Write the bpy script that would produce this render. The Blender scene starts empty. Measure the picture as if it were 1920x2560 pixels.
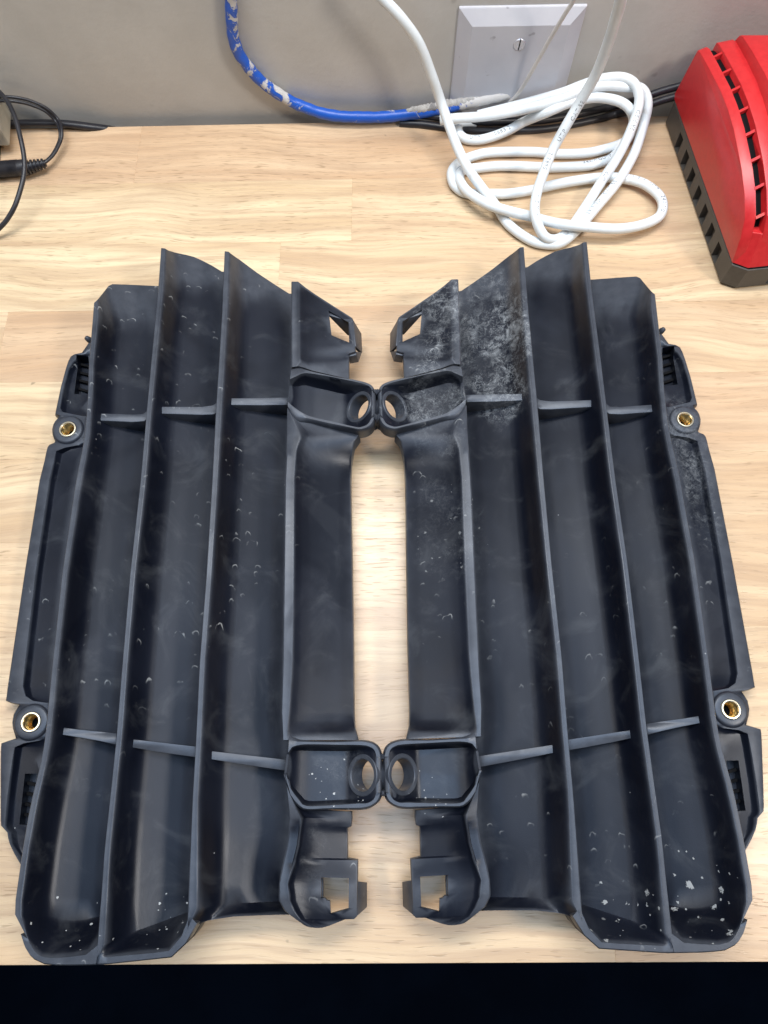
import bpy, bmesh, math, random
from mathutils import Vector, Matrix
from mathutils.geometry import tessellate_polygon
random.seed(7)
scene = bpy.context.scene
COL = scene.collection
MM = 0.001
# ------------------------------------------------------------------ camera
F, PITCH, H = 1800.0, math.radians(70), 340.0        # focal length in px of a 1920 px wide picture, tilt, height over the bench in mm
cam_d = bpy.data.cameras.new("camera"); cam = bpy.data.objects.new("camera", cam_d); COL.objects.link(cam)
cam.location = (0, 0, H * MM); cam.rotation_euler = (math.pi / 2 - PITCH, 0, 0)
cam_d.sensor_fit = 'HORIZONTAL'; cam_d.sensor_width = 36; cam_d.lens = F / 1920 * 36
cam_d.clip_start = 0.01; cam_d.clip_end = 50
scene.camera = cam
# ------------------------------------------------------------------ world and lamps
w = bpy.data.worlds.new("World"); scene.world = w; w.use_nodes = True
w.node_tree.nodes["Background"].inputs[0].default_value = (0.62, 0.70, 0.82, 1)
w.node_tree.nodes["Background"].inputs[1].default_value = 0.11
def area(name, loc, target, sx, sy, watts, col):
    l = bpy.data.lights.new(name, 'AREA'); l.shape = 'RECTANGLE'; l.size = sx; l.size_y = sy
    l.energy = watts; l.color = col
    o = bpy.data.objects.new(name, l); COL.objects.link(o); o.location = loc
    o.rotation_euler = (Vector(target) - Vector(loc)).to_track_quat('-Z', 'Y').to_euler()
    return o
area("shelf_lamp", (-0.03, 0.335, 0.80), (-0.02, 0.10, 0), 0.55, 0.12, 5.0, (1.0, 0.90, 0.76))
area("bench_lamp", (0.60, -0.10, 0.72), (0.05, 0.36, 0.05), 0.15, 0.15, 3.8, (1.0, 0.90, 0.78))
area("side_lamp", (-0.62, 0.05, 0.80), (-0.05, 0.30, 0.0), 0.3, 0.3, 1.2, (1.0, 0.90, 0.78))
area("ceiling_lamp", (0.0, 0.18, 1.2), (0, 0.18, 0), 1.12, 0.80, 14.5, (0.62, 0.79, 1.0))
vs = scene.view_settings
vs.view_transform = 'Standard'; vs.look = 'None'; vs.exposure = 0.07; vs.gamma = 1.0
scene.cycles.max_bounces = 8

# ------------------------------------------------------------------ projection helpers (photo pixel -> point at a real height, mm)
FW = Vector((0, math.cos(PITCH), -math.sin(PITCH))); UP = Vector((0, math.sin(PITCH), math.cos(PITCH))); RT = Vector((1, 0, 0))
EYE = Vector((0, 0, H))
def ray(x, y): return FW + (x - 960) / F * RT - (y - 1280) / F * UP
def P(x, y, z=0.0):
    d = ray(x, y); return EYE + d * ((z - H) / d.z)
def PW(x, y, Y):                                       # on the upright plane y = Y
    d = ray(x, y); return EYE + d * (Y / d.y)
def lerp(a, b, t): return a + (b - a) * t
def interp(tab, v):
    """tab rows (key, a, b, ...) -> values at key v, straight lines between"""
    if v <= tab[0][0]: return tab[0][1:]
    for p, q in zip(tab, tab[1:]):
        if v <= q[0]:
            t = (v - p[0]) / (q[0] - p[0]); return tuple(lerp(a, b, t) for a, b in zip(p[1:], q[1:]))
    return tab[-1][1:]
def catmull(pts, n=8):
    pts = [Vector(p) for p in pts]; out = []
    for i in range(len(pts) - 1):
        p0 = pts[max(i - 1, 0)]; p1 = pts[i]; p2 = pts[i + 1]; p3 = pts[min(i + 2, len(pts) - 1)]
        for k in range(n):
            t = k / n
            out.append(0.5 * ((2 * p1) + (p2 - p0) * t + (2 * p0 - 5 * p1 + 4 * p2 - p3) * t * t + (3 * p1 - p0 - 3 * p2 + p3) * t ** 3))
    out.append(pts[-1]); return out
def resample(pts, n):
    pts = [Vector(p) for p in pts]; L = [0]
    for a, b in zip(pts, pts[1:]): L.append(L[-1] + (b - a).length)
    out = []; j = 0
    for i in range(n):
        s = L[-1] * i / (n - 1)
        while j < len(L) - 2 and L[j + 1] < s: j += 1
        d = L[j + 1] - L[j]; out.append(pts[j].lerp(pts[j + 1], 0 if d < 1e-9 else (s - L[j]) / d))
    return out
def at_frac(pts, fr):
    pts = [Vector(p) for p in pts]; L = [0]
    for a, b in zip(pts, pts[1:]): L.append(L[-1] + (b - a).length)
    s = L[-1] * fr
    for j in range(len(pts) - 1):
        if s <= L[j + 1] + 1e-9:
            d = L[j + 1] - L[j]; return pts[j].lerp(pts[j + 1], 0 if d < 1e-9 else (s - L[j]) / d)
    return pts[-1]
def sstep(a, b, x):
    t = max(0, min(1, (x - a) / (b - a))); return t * t * (3 - 2 * t)

# ------------------------------------------------------------------ object helpers
def tag(o, label=None, cat=None, group=None, kind=None):
    if label: o['label'] = label
    if cat: o['category'] = cat
    if group: o['group'] = group
    if kind: o['kind'] = kind
    return o
def thing(name, loc_mm, label, cat, group=None):
    o = bpy.data.objects.new(name, None); COL.objects.link(o); o.location = Vector(loc_mm) * MM; o.empty_display_size = 0.01
    return tag(o, label, cat, group)
def base_of(parent):
    v = Vector((0, 0, 0))
    while parent is not None:
        v += parent.location; parent = parent.parent
    return v / MM
def mesh_obj(name, verts, faces, mat, parent=None, smooth=38, mods=None, xf=None, label=None):
    """verts in mm in scene space; stored relative to the parent"""
    if xf: verts = [xf(Vector(v)) for v in verts]
    off = base_of(parent)
    me = bpy.data.meshes.new(name)
    me.from_pydata([tuple((Vector(v) - off) * MM) for v in verts], [], faces); me.update()
    bm = bmesh.new(); bm.from_mesh(me)
    bmesh.ops.remove_doubles(bm, verts=bm.verts, dist=1e-6)
    orient(bm); bm.to_mesh(me); bm.free()
    o = bpy.data.objects.new(name, me); COL.objects.link(o); o.parent = parent
    me.materials.append(mat)
    if mods: apply_mods(o, mods)
    finish(o, smooth); 
    if label: o['label'] = label
    return o
def orient(bm):
    bmesh.ops.recalc_face_normals(bm, faces=bm.faces)
    if any(len(e.link_faces) == 1 for e in bm.edges): flip = sum(f_.normal.z * f_.calc_area() for f_ in bm.faces) < 0
    else: flip = bm.calc_volume(signed=True) < 0
    if flip: bmesh.ops.reverse_faces(bm, faces=bm.faces)
def finish(o, smooth):
    me = o.data
    if smooth:
        me.polygons.foreach_set('use_smooth', [True] * len(me.polygons)); me.set_sharp_from_angle(angle=math.radians(smooth))
def apply_mods(o, mods):
    for kind, kw in mods:
        m = o.modifiers.new(kind, kind)
        for k, v in kw.items(): setattr(m, k, v)
    dg = bpy.context.evaluated_depsgraph_get(); dg.update()
    me = bpy.data.meshes.new_from_object(o.evaluated_get(dg))
    bm = bmesh.new(); bm.from_mesh(me); orient(bm); bm.to_mesh(me); bm.free()
    o.modifiers.clear(); old = o.data; o.data = me; me.name = old.name; bpy.data.meshes.remove(old)
BEV = lambda w_, s=2: ('BEVEL', dict(width=w_ * MM, segments=s, limit_method='ANGLE', angle_limit=math.radians(40)))
def cut(o, cutters, smooth=38):
    apply_mods(o, [('BOOLEAN', dict(operation='DIFFERENCE', object=c, solver='EXACT', use_self=True)) for c in cutters])
    for c in cutters: bpy.data.objects.remove(c)
    finish(o, smooth)
def rings(rs, closed=True, caps=True):
    V, Fc = [], []; n = len(rs[0])
    for r in rs: V += [Vector(p) for p in r]
    m = n if closed else n - 1
    for i in range(len(rs) - 1):
        for j in range(m):
            k = (j + 1) % n; Fc.append((i * n + j, i * n + k, (i + 1) * n + k, (i + 1) * n + j))
    if caps:
        for b in (0, (len(rs) - 1) * n):
            tris = tessellate_polygon([[V[b + j] for j in range(n)]])
            Fc += [tuple(b + q for q in t) for t in tris]
    return V, Fc
def prism(poly_lo, poly_hi):
    n = len(poly_lo); V = [Vector(p) for p in poly_lo] + [Vector(p) for p in poly_hi]
    Fc = [(j, (j + 1) % n, n + (j + 1) % n, n + j) for j in range(n)]
    t = tessellate_polygon([[Vector((p[0], p[1], 0)) for p in poly_hi]])
    Fc += [tuple(n + q for q in f) for f in t] + [tuple(reversed(f)) for f in t]
    return V, Fc
def merge(*parts):
    V, Fc = [], []
    for v, f in parts:
        b = len(V); V += list(v); Fc += [tuple(b + i for i in q) for q in f]
    return V, Fc
FR = {}
def frames(pts):
    """tangent, up, side along a path, carried along without twisting"""
    key = id(pts)
    if key in FR and FR[key][0] is pts: return FR[key][1]
    out = []; n = len(pts); u = None
    # start where the path lies flattest so that 'up' is up on the bench
    tg = [(pts[min(i + 1, n - 1)] - pts[max(i - 1, 0)]).normalized() for i in range(n)]
    k0 = min(range(n), key=lambda i: (abs(tg[i].z), i)); res = [None] * n
    def up0(t):
        u = Vector((0, 0, 1)); u = u - t * u.dot(t); return u.normalized() if u.length > 1e-3 else Vector((0, -1, 0))
    u = up0(tg[k0]); res[k0] = u
    for rng in (range(k0 + 1, n), range(k0 - 1, -1, -1)):
        u = res[k0]
        for i in rng:
            u = u - tg[i] * u.dot(tg[i]); u.normalize()
            g = up0(tg[i]); w_ = max(0.0, 0.75 - abs(tg[i].z)) * 0.35          # lean back to upright where the path is flat
            u = u.lerp(g, w_); u = (u - tg[i] * u.dot(tg[i])).normalized(); res[i] = u
    out = [(t, u, t.cross(u)) for t, u in zip(tg, res)]; FR[key] = (pts, out); return out
def frame_at(pts, i): return frames(pts)[i]
def tube(pts, r, seg=14, caps=True):
    rs = []
    for i, p in enumerate(pts):
        t, u, b = frame_at(pts, i); rr = r(i / (len(pts) - 1)) if callable(r) else r
        rs.append([p + (u * math.cos(a) + b * math.sin(a)) * rr for a in (2 * math.pi * k / seg for k in range(seg))])
    return rings(rs, True, caps)
def lathe(c, axis, prof, seg=40):
    """prof: (radius, height) pairs turned about axis through c"""
    ax = Vector(axis).normalized(); u = ax.orthogonal().normalized(); v = ax.cross(u)
    rs = [[Vector(c) + ax * h + (u * math.cos(a) + v * math.sin(a)) * r for a in (2 * math.pi * k / seg for k in range(seg))] for r, h in prof]
    return rings(rs, True, False)

# ------------------------------------------------------------------ materials
def mat(name, col, rough=0.5, metal=0.0, spec=0.5):
    m = bpy.data.materials.new(name); m.use_nodes = True; b = m.node_tree.nodes["Principled BSDF"]
    b.inputs['Base Color'].default_value = (*col, 1); b.inputs['Roughness'].default_value = rough; b.inputs['Metallic'].default_value = metal
    b.inputs['Specular IOR Level'].default_value = spec
    return m
class NT:
    def __init__(s, m): s.t = m.node_tree; s.b = s.t.nodes["Principled BSDF"]; s.coord = s.n('ShaderNodeTexCoord').outputs['Object']
    def n(s, typ, **kw):
        x = s.t.nodes.new(typ)
        for k, v in kw.items(): setattr(x, k, v)
        return x
    def link(s, a, b): s.t.links.new(a, b)
    def put(s, sock, v):
        if v is None: return
        if hasattr(v, 'is_output'): s.link(v, sock)
        else: sock.default_value = v
    def math(s, op, a, b=None, c=None, clamp=False):
        x = s.n('ShaderNodeMath', operation=op, use_clamp=clamp)
        for i, v in enumerate((a, b, c)): s.put(x.inputs[i], v)
        return x.outputs[0]
    def vmath(s, op, a, b=None):
        x = s.n('ShaderNodeVectorMath', operation=op)
        s.put(x.inputs[0], a); s.put(x.inputs[1], b)
        return x.outputs['Value'] if op in ('LENGTH', 'DISTANCE', 'DOT_PRODUCT') else x.outputs[0]
    def noise(s, scale, detail=2.0, rough=0.5, vec=None, dist=0.0, out='Fac'):
        x = s.n('ShaderNodeTexNoise'); x.inputs['Scale'].default_value = scale; x.inputs['Detail'].default_value = detail
        x.inputs['Roughness'].default_value = rough; x.inputs['Distortion'].default_value = dist
        s.link(vec if vec is not None else s.coord, x.inputs['Vector']); return x.outputs[out]
    def ramp(s, v, lo, hi):
        x = s.n('ShaderNodeMapRange', interpolation_type='SMOOTHSTEP'); s.put(x.inputs[0], v)
        x.inputs[1].default_value = lo; x.inputs[2].default_value = hi; return x.outputs[0]
    def mix(s, f, a, b):
        x = s.n('ShaderNodeMix', data_type='RGBA'); s.put(x.inputs[0], f)
        s.put(x.inputs[6], a if hasattr(a, 'is_output') else (*a, 1)); s.put(x.inputs[7], b if hasattr(b, 'is_output') else (*b, 1)); return x.outputs[2]
    def bump(s, h, strength, dist):
        x = s.n('ShaderNodeBump'); x.inputs['Strength'].default_value = strength; x.inputs['Distance'].default_value = dist
        s.link(h, x.inputs['Height']); s.link(x.outputs[0], s.b.inputs['Normal'])
    def sep(s, v=None):
        x = s.n('ShaderNodeSeparateXYZ'); s.link(v if v is not None else s.coord, x.inputs[0]); return x.outputs

def plastic(name, seed, dusty=None, arcs=0.6, spots=None):
    """moulded black nylon: fine grain, greasy sheen patches, dried water rings and chalky dust; dusty = list of (x, y, r, amount) in local metres"""
    m = mat(name, (0.014, 0.016, 0.021), 0.45, 0, 0.40); t = NT(m)
    off = t.vmath('ADD', t.coord, (seed * 1.37, seed * 0.71, 0.0))
    patch = t.ramp(t.noise(22, 3, 0.55, off, 0.6), 0.40, 0.62)
    grain = t.noise(2600, 2, 0.6, off)
    wet = t.math('MULTIPLY', t.ramp(t.noise(17, 2, 0.45, off, 0.9), 0.535, 0.555), t.ramp(t.noise(9, 1, 0.5, off), 0.42, 0.58))   # greasy patches with an edge
    rgh = t.math('MULTIPLY_ADD', patch, 0.09, 0.29)
    rgh = t.math('MULTIPLY_ADD', grain, 0.06, rgh); rgh = t.math('MULTIPLY_ADD', wet, 0.10, rgh)
    base = t.mix(patch, (0.0034, 0.0046, 0.0095), (0.0058, 0.0076, 0.0145))
    # dried water rings: part circles round scattered cell centres, broken up by noise
    def arcs_at(scale, keep, rad, wd):
        wob = t.vmath('ADD', off, t.vmath('SCALE', t.noise(300, 2, 0.5, off, 0, 'Color'), None))
        v = t.n('ShaderNodeTexVoronoi', voronoi_dimensions='3D'); v.inputs['Scale'].default_value = scale; v.inputs['Randomness'].default_value = 0.95
        warp = t.n('ShaderNodeVectorMath', operation='MULTIPLY_ADD'); t.link(t.noise(260, 2, 0.5, off, 0, 'Color'), warp.inputs[0])
        warp.inputs[1].default_value = (0.0035, 0.0035, 0.0); t.link(off, warp.inputs[2])
        t.link(warp.outputs[0], v.inputs['Vector'])
        d = v.outputs['Distance']; c = t.sep(v.outputs['Color'])
        rr = t.math('MULTIPLY_ADD', c[1], rad * 0.7, rad * 0.5)
        ring = t.math('SUBTRACT', 1.0, t.ramp(t.math('ABSOLUTE', t.math('SUBTRACT', d, rr)), wd * 0.3, wd))
        on = t.math('GREATER_THAN', c[0], 1 - keep)
        dirv = t.sep(t.vmath('SUBTRACT', warp.outputs[0], v.outputs['Position']))
        upper = t.ramp(dirv[1], -0.0006, 0.0016)
        brk = t.ramp(t.noise(170, 2, 0.6, off), 0.44, 0.60)
        some = t.ramp(t.noise(11, 2, 0.5, off), 0.40, 0.60)
        return t.math('MULTIPLY', t.math('MULTIPLY', ring, t.math('MULTIPLY', on, some)), t.math('MULTIPLY', upper, brk))
    a = t.math('MAXIMUM', arcs_at(95, 0.42, 0.20, 0.040), t.math('MULTIPLY', arcs_at(190, 0.36, 0.24, 0.070), 0.8))
    # tiny chalk specks
    v2 = t.n('ShaderNodeTexVoronoi'); v2.inputs['Scale'].default_value = 170; t.link(off, v2.inputs['Vector'])
    c2 = t.sep(v2.outputs['Color'])
    speck = t.math('MULTIPLY', t.math('LESS_THAN', v2.outputs['Distance'], 0.055), t.math('GREATER_THAN', c2[0], 0.95))
    chalk = t.math('MULTIPLY', t.math('MAXIMUM', a, speck), arcs)
    haze = t.math('MULTIPLY', t.ramp(t.noise(48, 5, 0.62, off, 0.8), 0.50, 0.78), 0.05)
    cxyz = t.coord
    for (x, y, rx, ry, amt, fine) in (dusty or []):
        q = t.vmath('MULTIPLY', t.vmath('SUBTRACT', cxyz, (x, y, 0)), (1 / rx, 1 / ry, 0))
        q2 = t.math('ADD', t.vmath('LENGTH', q), t.math('MULTIPLY_ADD', t.noise(55, 3, 0.6, off), 0.9, -0.45))
        msk = t.math('MULTIPLY', t.math('SUBTRACT', 1.0, t.ramp(q2, 0.72, 1.02)), t.math('MULTIPLY_ADD', t.ramp(t.noise(38, 3, 0.6, off, 0.5), 0.38, 0.66), 0.85, 0.15))
        tex = t.math('ADD', t.math('MULTIPLY', t.ramp(t.noise(fine, 6, 0.68, off, 1.2), 0.42, 0.72), 0.75), t.math('MULTIPLY', t.ramp(t.math('ABSOLUTE', t.math('SUBTRACT', t.noise(fine * 2.2, 3, 0.55, off, 1.0), 0.5)), 0.035, 0.0), 0.55))
        haze = t.math('MAXIMUM', haze, t.math('MULTIPLY', t.math('MULTIPLY', msk, tex), amt))
    for (x, y, r, keep, sc, alpha) in (spots or []):            # crusty white blobs left in corners
        q = t.vmath('LENGTH', t.vmath('MULTIPLY', t.vmath('SUBTRACT', cxyz, (x, y, 0)), (1 / r, 1 / r, 0)))
        v3 = t.n('ShaderNodeTexVoronoi'); v3.inputs['Scale'].default_value = sc; t.link(off, v3.inputs['Vector'])
        c3 = t.sep(v3.outputs['Color'])
        bl = t.math('LESS_THAN', t.math('ADD', v3.outputs['Distance'], t.math('MULTIPLY_ADD', t.noise(1100, 3, 0.6, off), 0.6, -0.30)), t.math('MULTIPLY', c3[1], 0.24))
        bl = t.math('MULTIPLY', t.math('MULTIPLY', bl, t.math('GREATER_THAN', c3[0], 1 - keep)), t.math('LESS_THAN', q, 1.0))
        chalk = t.math('MAXIMUM', chalk, t.math('MULTIPLY', bl, alpha))
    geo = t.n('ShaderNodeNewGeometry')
    rub_glint = t.math('MULTIPLY', t.ramp(geo.outputs['Pointiness'], 0.503, 0.545), t.math('MULTIPLY_ADD', t.noise(160, 3, 0.6, off), 0.7, 0.25))
    base = t.mix(rub_glint, base, (0.068, 0.076, 0.094))  # paler convex edges: rubbed wear, plus the strips' highlights painted into the colour
    col = t.mix(haze, base, (0.46, 0.49, 0.52))
    col = t.mix(chalk, col, (0.55, 0.57, 0.58)); t.b.inputs['Specular Tint'].default_value = (0.80, 0.87, 1.0, 1)
    t.link(col, t.b.inputs['Base Color'])
    rgh = t.math('MULTIPLY_ADD', t.math('MAXIMUM', haze, chalk), 0.4, rgh, True)
    t.link(rgh, t.b.inputs['Roughness'])
    hgt = t.math('ADD', t.math('MULTIPLY', grain, 0.5), t.math('MULTIPLY', chalk, 0.8))
    t.bump(hgt, 0.35, 0.00018)
    return m

def wood(name):
    m = mat(name, (0.6, 0.45, 0.3), 0.4); t = NT(m)
    oi = t.n('ShaderNodeObjectInfo'); rnd = oi.outputs['Random']
    sh = t.n('ShaderNodeCombineXYZ'); t.link(t.math('MULTIPLY', rnd, 37.0), sh.inputs[0]); t.link(t.math('MULTIPLY', rnd, 91.0), sh.inputs[1])
    p = t.vmath('ADD', t.coord, sh.outputs[0])
    # slow bend of the grain
    bend = t.math('MULTIPLY_ADD', t.noise(7, 2, 0.5, p), 0.030, -0.015)
    s = t.sep(p); cy = t.math('ADD', s[1], bend)
    cv = t.n('ShaderNodeCombineXYZ'); t.link(s[0], cv.inputs[0]); t.link(cy, cv.inputs[1]); t.link(s[2], cv.inputs[2]); q = cv.outputs[0]
    broad = t.noise(1.0, 3, 0.55, t.vmath('MULTIPLY', q, (5, 55, 20)))
    fine = t.noise(1.0, 4, 0.6, t.vmath('MULTIPLY', q, (22, 480, 200)))
    ring = t.noise(1.0, 1.5, 0.5, t.vmath('MULTIPLY', q, (2.6, 34, 10)))
    lines = t.math('SUBTRACT', 1.0, t.ramp(t.math('ABSOLUTE', t.math('SUBTRACT', t.math('FRACT', t.math('MULTIPLY', ring, 9.0)), 0.5)), 0.0, 0.34))
    pore = t.ramp(t.noise(1.0, 1.0, 0.4, t.vmath('MULTIPLY', q, (105, 1250, 300))), 0.615, 0.68)
    dens = t.ramp(t.noise(1.0, 2, 0.5, t.vmath('MULTIPLY', q, (6, 26, 10))), 0.36, 0.62)
    pore = t.math('MULTIPLY', pore, t.math('MULTIPLY_ADD', dens, 0.75, 0.2))
    c = t.mix(t.ramp(broad, 0.3, 0.7), (0.55, 0.405, 0.265), (0.70, 0.57, 0.40))
    tone = t.mix(rnd, (0.92, 0.82, 0.77), (1.05, 1.05, 0.99))
    mx = t.n('ShaderNodeMix', data_type='RGBA', blend_type='MULTIPLY'); mx.inputs[0].default_value = 1; t.link(c, mx.inputs[6]); t.link(tone, mx.inputs[7]); c = mx.outputs[2]
    c = t.mix(t.math('MULTIPLY', lines, 0.36), c, (0.42, 0.285, 0.185))
    c = t.mix(t.math('MULTIPLY', t.ramp(fine, 0.42, 0.68), 0.48), c, (0.42, 0.285, 0.185))
    c = t.mix(t.math('MULTIPLY', pore, 0.50), c, (0.21, 0.13, 0.07))
    # grubby marks
    sp = t.ramp(t.noise(90, 2, 0.5, p), 0.76, 0.80)
    c = t.mix(t.math('MULTIPLY', sp, 0.5), c, (0.10, 0.075, 0.05))
    t.link(c, t.b.inputs['Base Color'])
    t.link(t.math('MULTIPLY_ADD', fine, 0.16, 0.20), t.b.inputs['Roughness'])
    t.bump(t.math('SUBTRACT', fine, t.math('MULTIPLY', pore, 1.5)), 0.25, 0.00015)
    return m

def speckled(name, a, b, scale, rough, bump=0.2, dist=0.0004, spot=None, spec=0.5):
    m = mat(name, a, rough, 0, spec); t = NT(m)
    n = t.noise(scale, 5, 0.6)
    c = t.mix(t.ramp(n, 0.3, 0.7), a, b)
    if spot:
        c = t.mix(t.math('MULTIPLY', t.ramp(t.noise(spot[1], 2, 0.5), spot[2], spot[2] + 0.05), spot[3]), c, spot[0])
    t.link(c, t.b.inputs['Base Color']); t.bump(t.noise(scale * 14, 3, 0.6), bump, dist)
    t.link(t.math('MULTIPLY_ADD', n, 0.12, rough - 0.06), t.b.inputs['Roughness'])
    return m
M_WOOD = wood("rubberwood")
M_WALL = speckled("painted_wall", (0.465, 0.45, 0.425), (0.52, 0.505, 0.48), 26, 0.6, 0.2, 0.0005, ((0.2, 0.18, 0.16), 60, 0.74, 0.35))
M_FLOOR = speckled("dark_floor", (0.002, 0.004, 0.009), (0.003, 0.006, 0.013), 9, 0.9, 0.1, spec=0.02)
M_PLATE = speckled("white_plate", (0.50, 0.505, 0.56), (0.545, 0.55, 0.60), 40, 0.35, 0.08, 0.0002, ((0.2, 0.19, 0.22), 130, 0.70, 0.55))
M_CABLE = speckled("white_sheath", (0.66, 0.71, 0.75), (0.74, 0.79, 0.82), 60, 0.38, 0.1, 0.0002, ((0.45, 0.42, 0.38), 90, 0.72, 0.4))
M_INK = mat("grey_ink", (0.10, 0.11, 0.13), 0.6)
M_WIRE = speckled("ivory_sheath", (0.55, 0.53, 0.52), (0.62, 0.60, 0.58), 60, 0.45)
M_BLACK = speckled("black_rubber", (0.012, 0.012, 0.017), (0.02, 0.02, 0.026), 120, 0.42, 0.15)
M_RED = speckled("red_plastic", (0.50, 0.018, 0.022), (0.56, 0.024, 0.028), 300, 0.34, 0.12, 0.0002)
M_CHAR = speckled("charcoal_plastic", (0.055, 0.05, 0.045), (0.07, 0.064, 0.058), 200, 0.5, 0.2, 0.0002)
M_VOID = mat("dark_inside", (0.006, 0.006, 0.007), 0.8, 0, 0.1)
M_BRASS = mat("brass", (0.78, 0.58, 0.26), 0.28, 1.0)
M_BRASSTOP = mat("bright_brass", (0.92, 0.82, 0.62), 0.30, 1.0)
M_STEEL = mat("zinc_screw", (0.55, 0.56, 0.62), 0.35, 0.6)
M_BEIGE = speckled("beige_plastic", (0.42, 0.40, 0.34), (0.47, 0.45, 0.38), 80, 0.5)
M_LABEL = mat("grey_label", (0.30, 0.29, 0.36), 0.3)
def blue_sheath():
    m = mat("paint_flaked_blue", (0.02, 0.10, 0.5), 0.4); t = NT(m); s = t.sep()
    nz = t.noise(130, 7, 0.7, None, 0.8)
    # overspray: heavier at the bend and towards the wall hole
    q = t.math('ABSOLUTE', t.math('SUBTRACT', s[0], -0.036)); bend = t.math('SUBTRACT', 1.0, t.ramp(q, 0.006, 0.022))
    right = t.ramp(s[0], 0.062, 0.085)
    amt = t.math('ADD', t.math('MULTIPLY', bend, 0.11), t.math('MULTIPLY', right, 0.22))
    f = t.ramp(t.math('ADD', nz, amt), 0.60, 0.635)
    c = t.mix(f, (0.012, 0.088, 0.46), (0.50, 0.49, 0.49)); t.link(c, t.b.inputs['Base Color'])
    t.link(t.math('MULTIPLY_ADD', f, 0.35, 0.35), t.b.inputs['Roughness']); t.bump(t.math('MULTIPLY', f, 1.0), 0.6, 0.0004)
    return m
M_BLUE = blue_sheath()
M_CRUST = speckled("chalky_paint", (0.44, 0.43, 0.43), (0.56, 0.55, 0.54), 180, 0.85, 0.9, 0.0012, ((0.13, 0.13, 0.15), 140, 0.62, 0.6))

# ------------------------------------------------------------------ the setting
def quadbox(corners, z0, z1):
    return prism([(x, y, z0) for x, y in corners], [(x, y, z1) for x, y in corners])
YW = 389.9                                             # wall face at x = 0
def wall_y(x): return YW + 0.0255 * x
v, f = quadbox([(-900, wall_y(-900)), (900, wall_y(900)), (900, wall_y(900) + 60), (-900, wall_y(-900) + 60)], -760, 420)
tag(mesh_obj("wall", v, f, M_WALL, smooth=0), kind='structure')
v, f = quadbox([(-1500, -1500), (1500, -1500), (1500, 380), (-1500, 380)], -780, -760)
tag(mesh_obj("floor", v, f, M_FLOOR, smooth=0), kind='structure')

# workbench top: glued rubberwood staves
bench = thing("workbench", (0, 150, -25), "pale wooden workbench top of glued staves under both black guards", "workbench")
def back(x): return 384.4 + 0.0256 * x - 0.6
def front(x): return -72.8 + 0.0041 * x
NROW = 10
fixed = {9: [P(338, 430, 0).x, 190], 8: [P(880, 520, 0).x, -260], 7: [-60], 6: [130, -210], 5: [-150, 210], 4: [30], 3: [-120, 150], 2: [60, -230], 1: [-70, 120], 0: [95]}
for k in range(NROW):
    cuts = sorted([-420] + fixed[k] + [420])
    for a, b in zip(cuts, cuts[1:]):
        q = lambda x, s: (x, lerp(front(x), back(x), s))
        cs = [q(a, k / NROW), q(b, k / NROW), q(b, (k + 1) / NROW), q(a, (k + 1) / NROW)]
        cx = (a + b) / 2; cyy = sum(c[1] for c in cs) / 4
        o = bpy.data.objects.new("stave", None)
        v, f = quadbox(cs, -25, 0)
        me = bpy.data.meshes.new("stave"); me.from_pydata([((p.x - cx) * MM, (p.y - cyy) * MM, p.z * MM) for p in v], [], f); me.update()
        bpy.data.objects.remove(o); o = bpy.data.objects.new("stave", me); COL.objects.link(o); me.materials.append(M_WOOD)
        o.parent = bench; o.location = ((cx - 0) * MM, (cyy - 150) * MM, 25 * MM)
        apply_mods(o, [BEV(0.12, 1)])
v, f = quadbox([(-420, -60), (420, -60), (420, 350), (-420, 350)], -70, -25.5)
mesh_obj("apron", v, f, M_VOID, bench, 0)

# ------------------------------------------------------------------ the two radiator guards
mA, mB = P(942, 1000, 30), P(958, 2000, 30)
mdir = Vector((mB.x - mA.x, mB.y - mA.y, 0)).normalized(); mnor = Vector((mdir.y, -mdir.x, 0))
def reflect(p):
    d = (Vector((p.x, p.y, 0)) - Vector((mA.x, mA.y, 0))).dot(mnor); return p - mnor * (2 * d)
ZE = 30.0
E1 = [(760, 234, 247), (830, 228, 240), (907, 222, 232), (982, 220, 230), (1081, 212, 224), (1140, 202, 215), (1200, 189, 203), (1431, 155, 168), (1663, 130, 143), (1836, 113, 127), (1896, 104, 117), (2011, 75, 90), (2127, 55, 69), (2272, 34, 49)]
E2 = [(621, 402, 413), (734, 394, 405), (907, 377, 389), (1040, 365, 376), (1200, 351, 363), (1431, 325, 337), (1663, 305, 317), (1836, 291, 304), (1954, 279, 291), (2127, 260, 273), (2301, 248, 263), (2395, 240, 258)]
E3 = [(628, 561, 572), (791, 554, 566), (1023, 539, 553), (1200, 530, 543), (1431, 516, 528), (1663, 498, 510), (1836, 490, 502), (2011, 480, 492), (2185, 472, 492), (2272, 469, 492), (2318, 478, 495)]
E4 = [(704, 728, 747), (907, 728, 749), (1005, 719, 744), (1040, 719, 744), (1120, 716, 740), (1200, 712, 735), (1431, 709, 734), (1663, 706, 730), (1780, 703, 722), (1836, 707, 716), (1899, 708, 718), (1957, 716, 740), (2020, 722, 755), (2071, 722, 751), (2117, 716, 745), (2160, 706, 734), (2185, 701, 726), (2210, 697, 719), (2248, 696, 724), (2269, 701, 730)]
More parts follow.
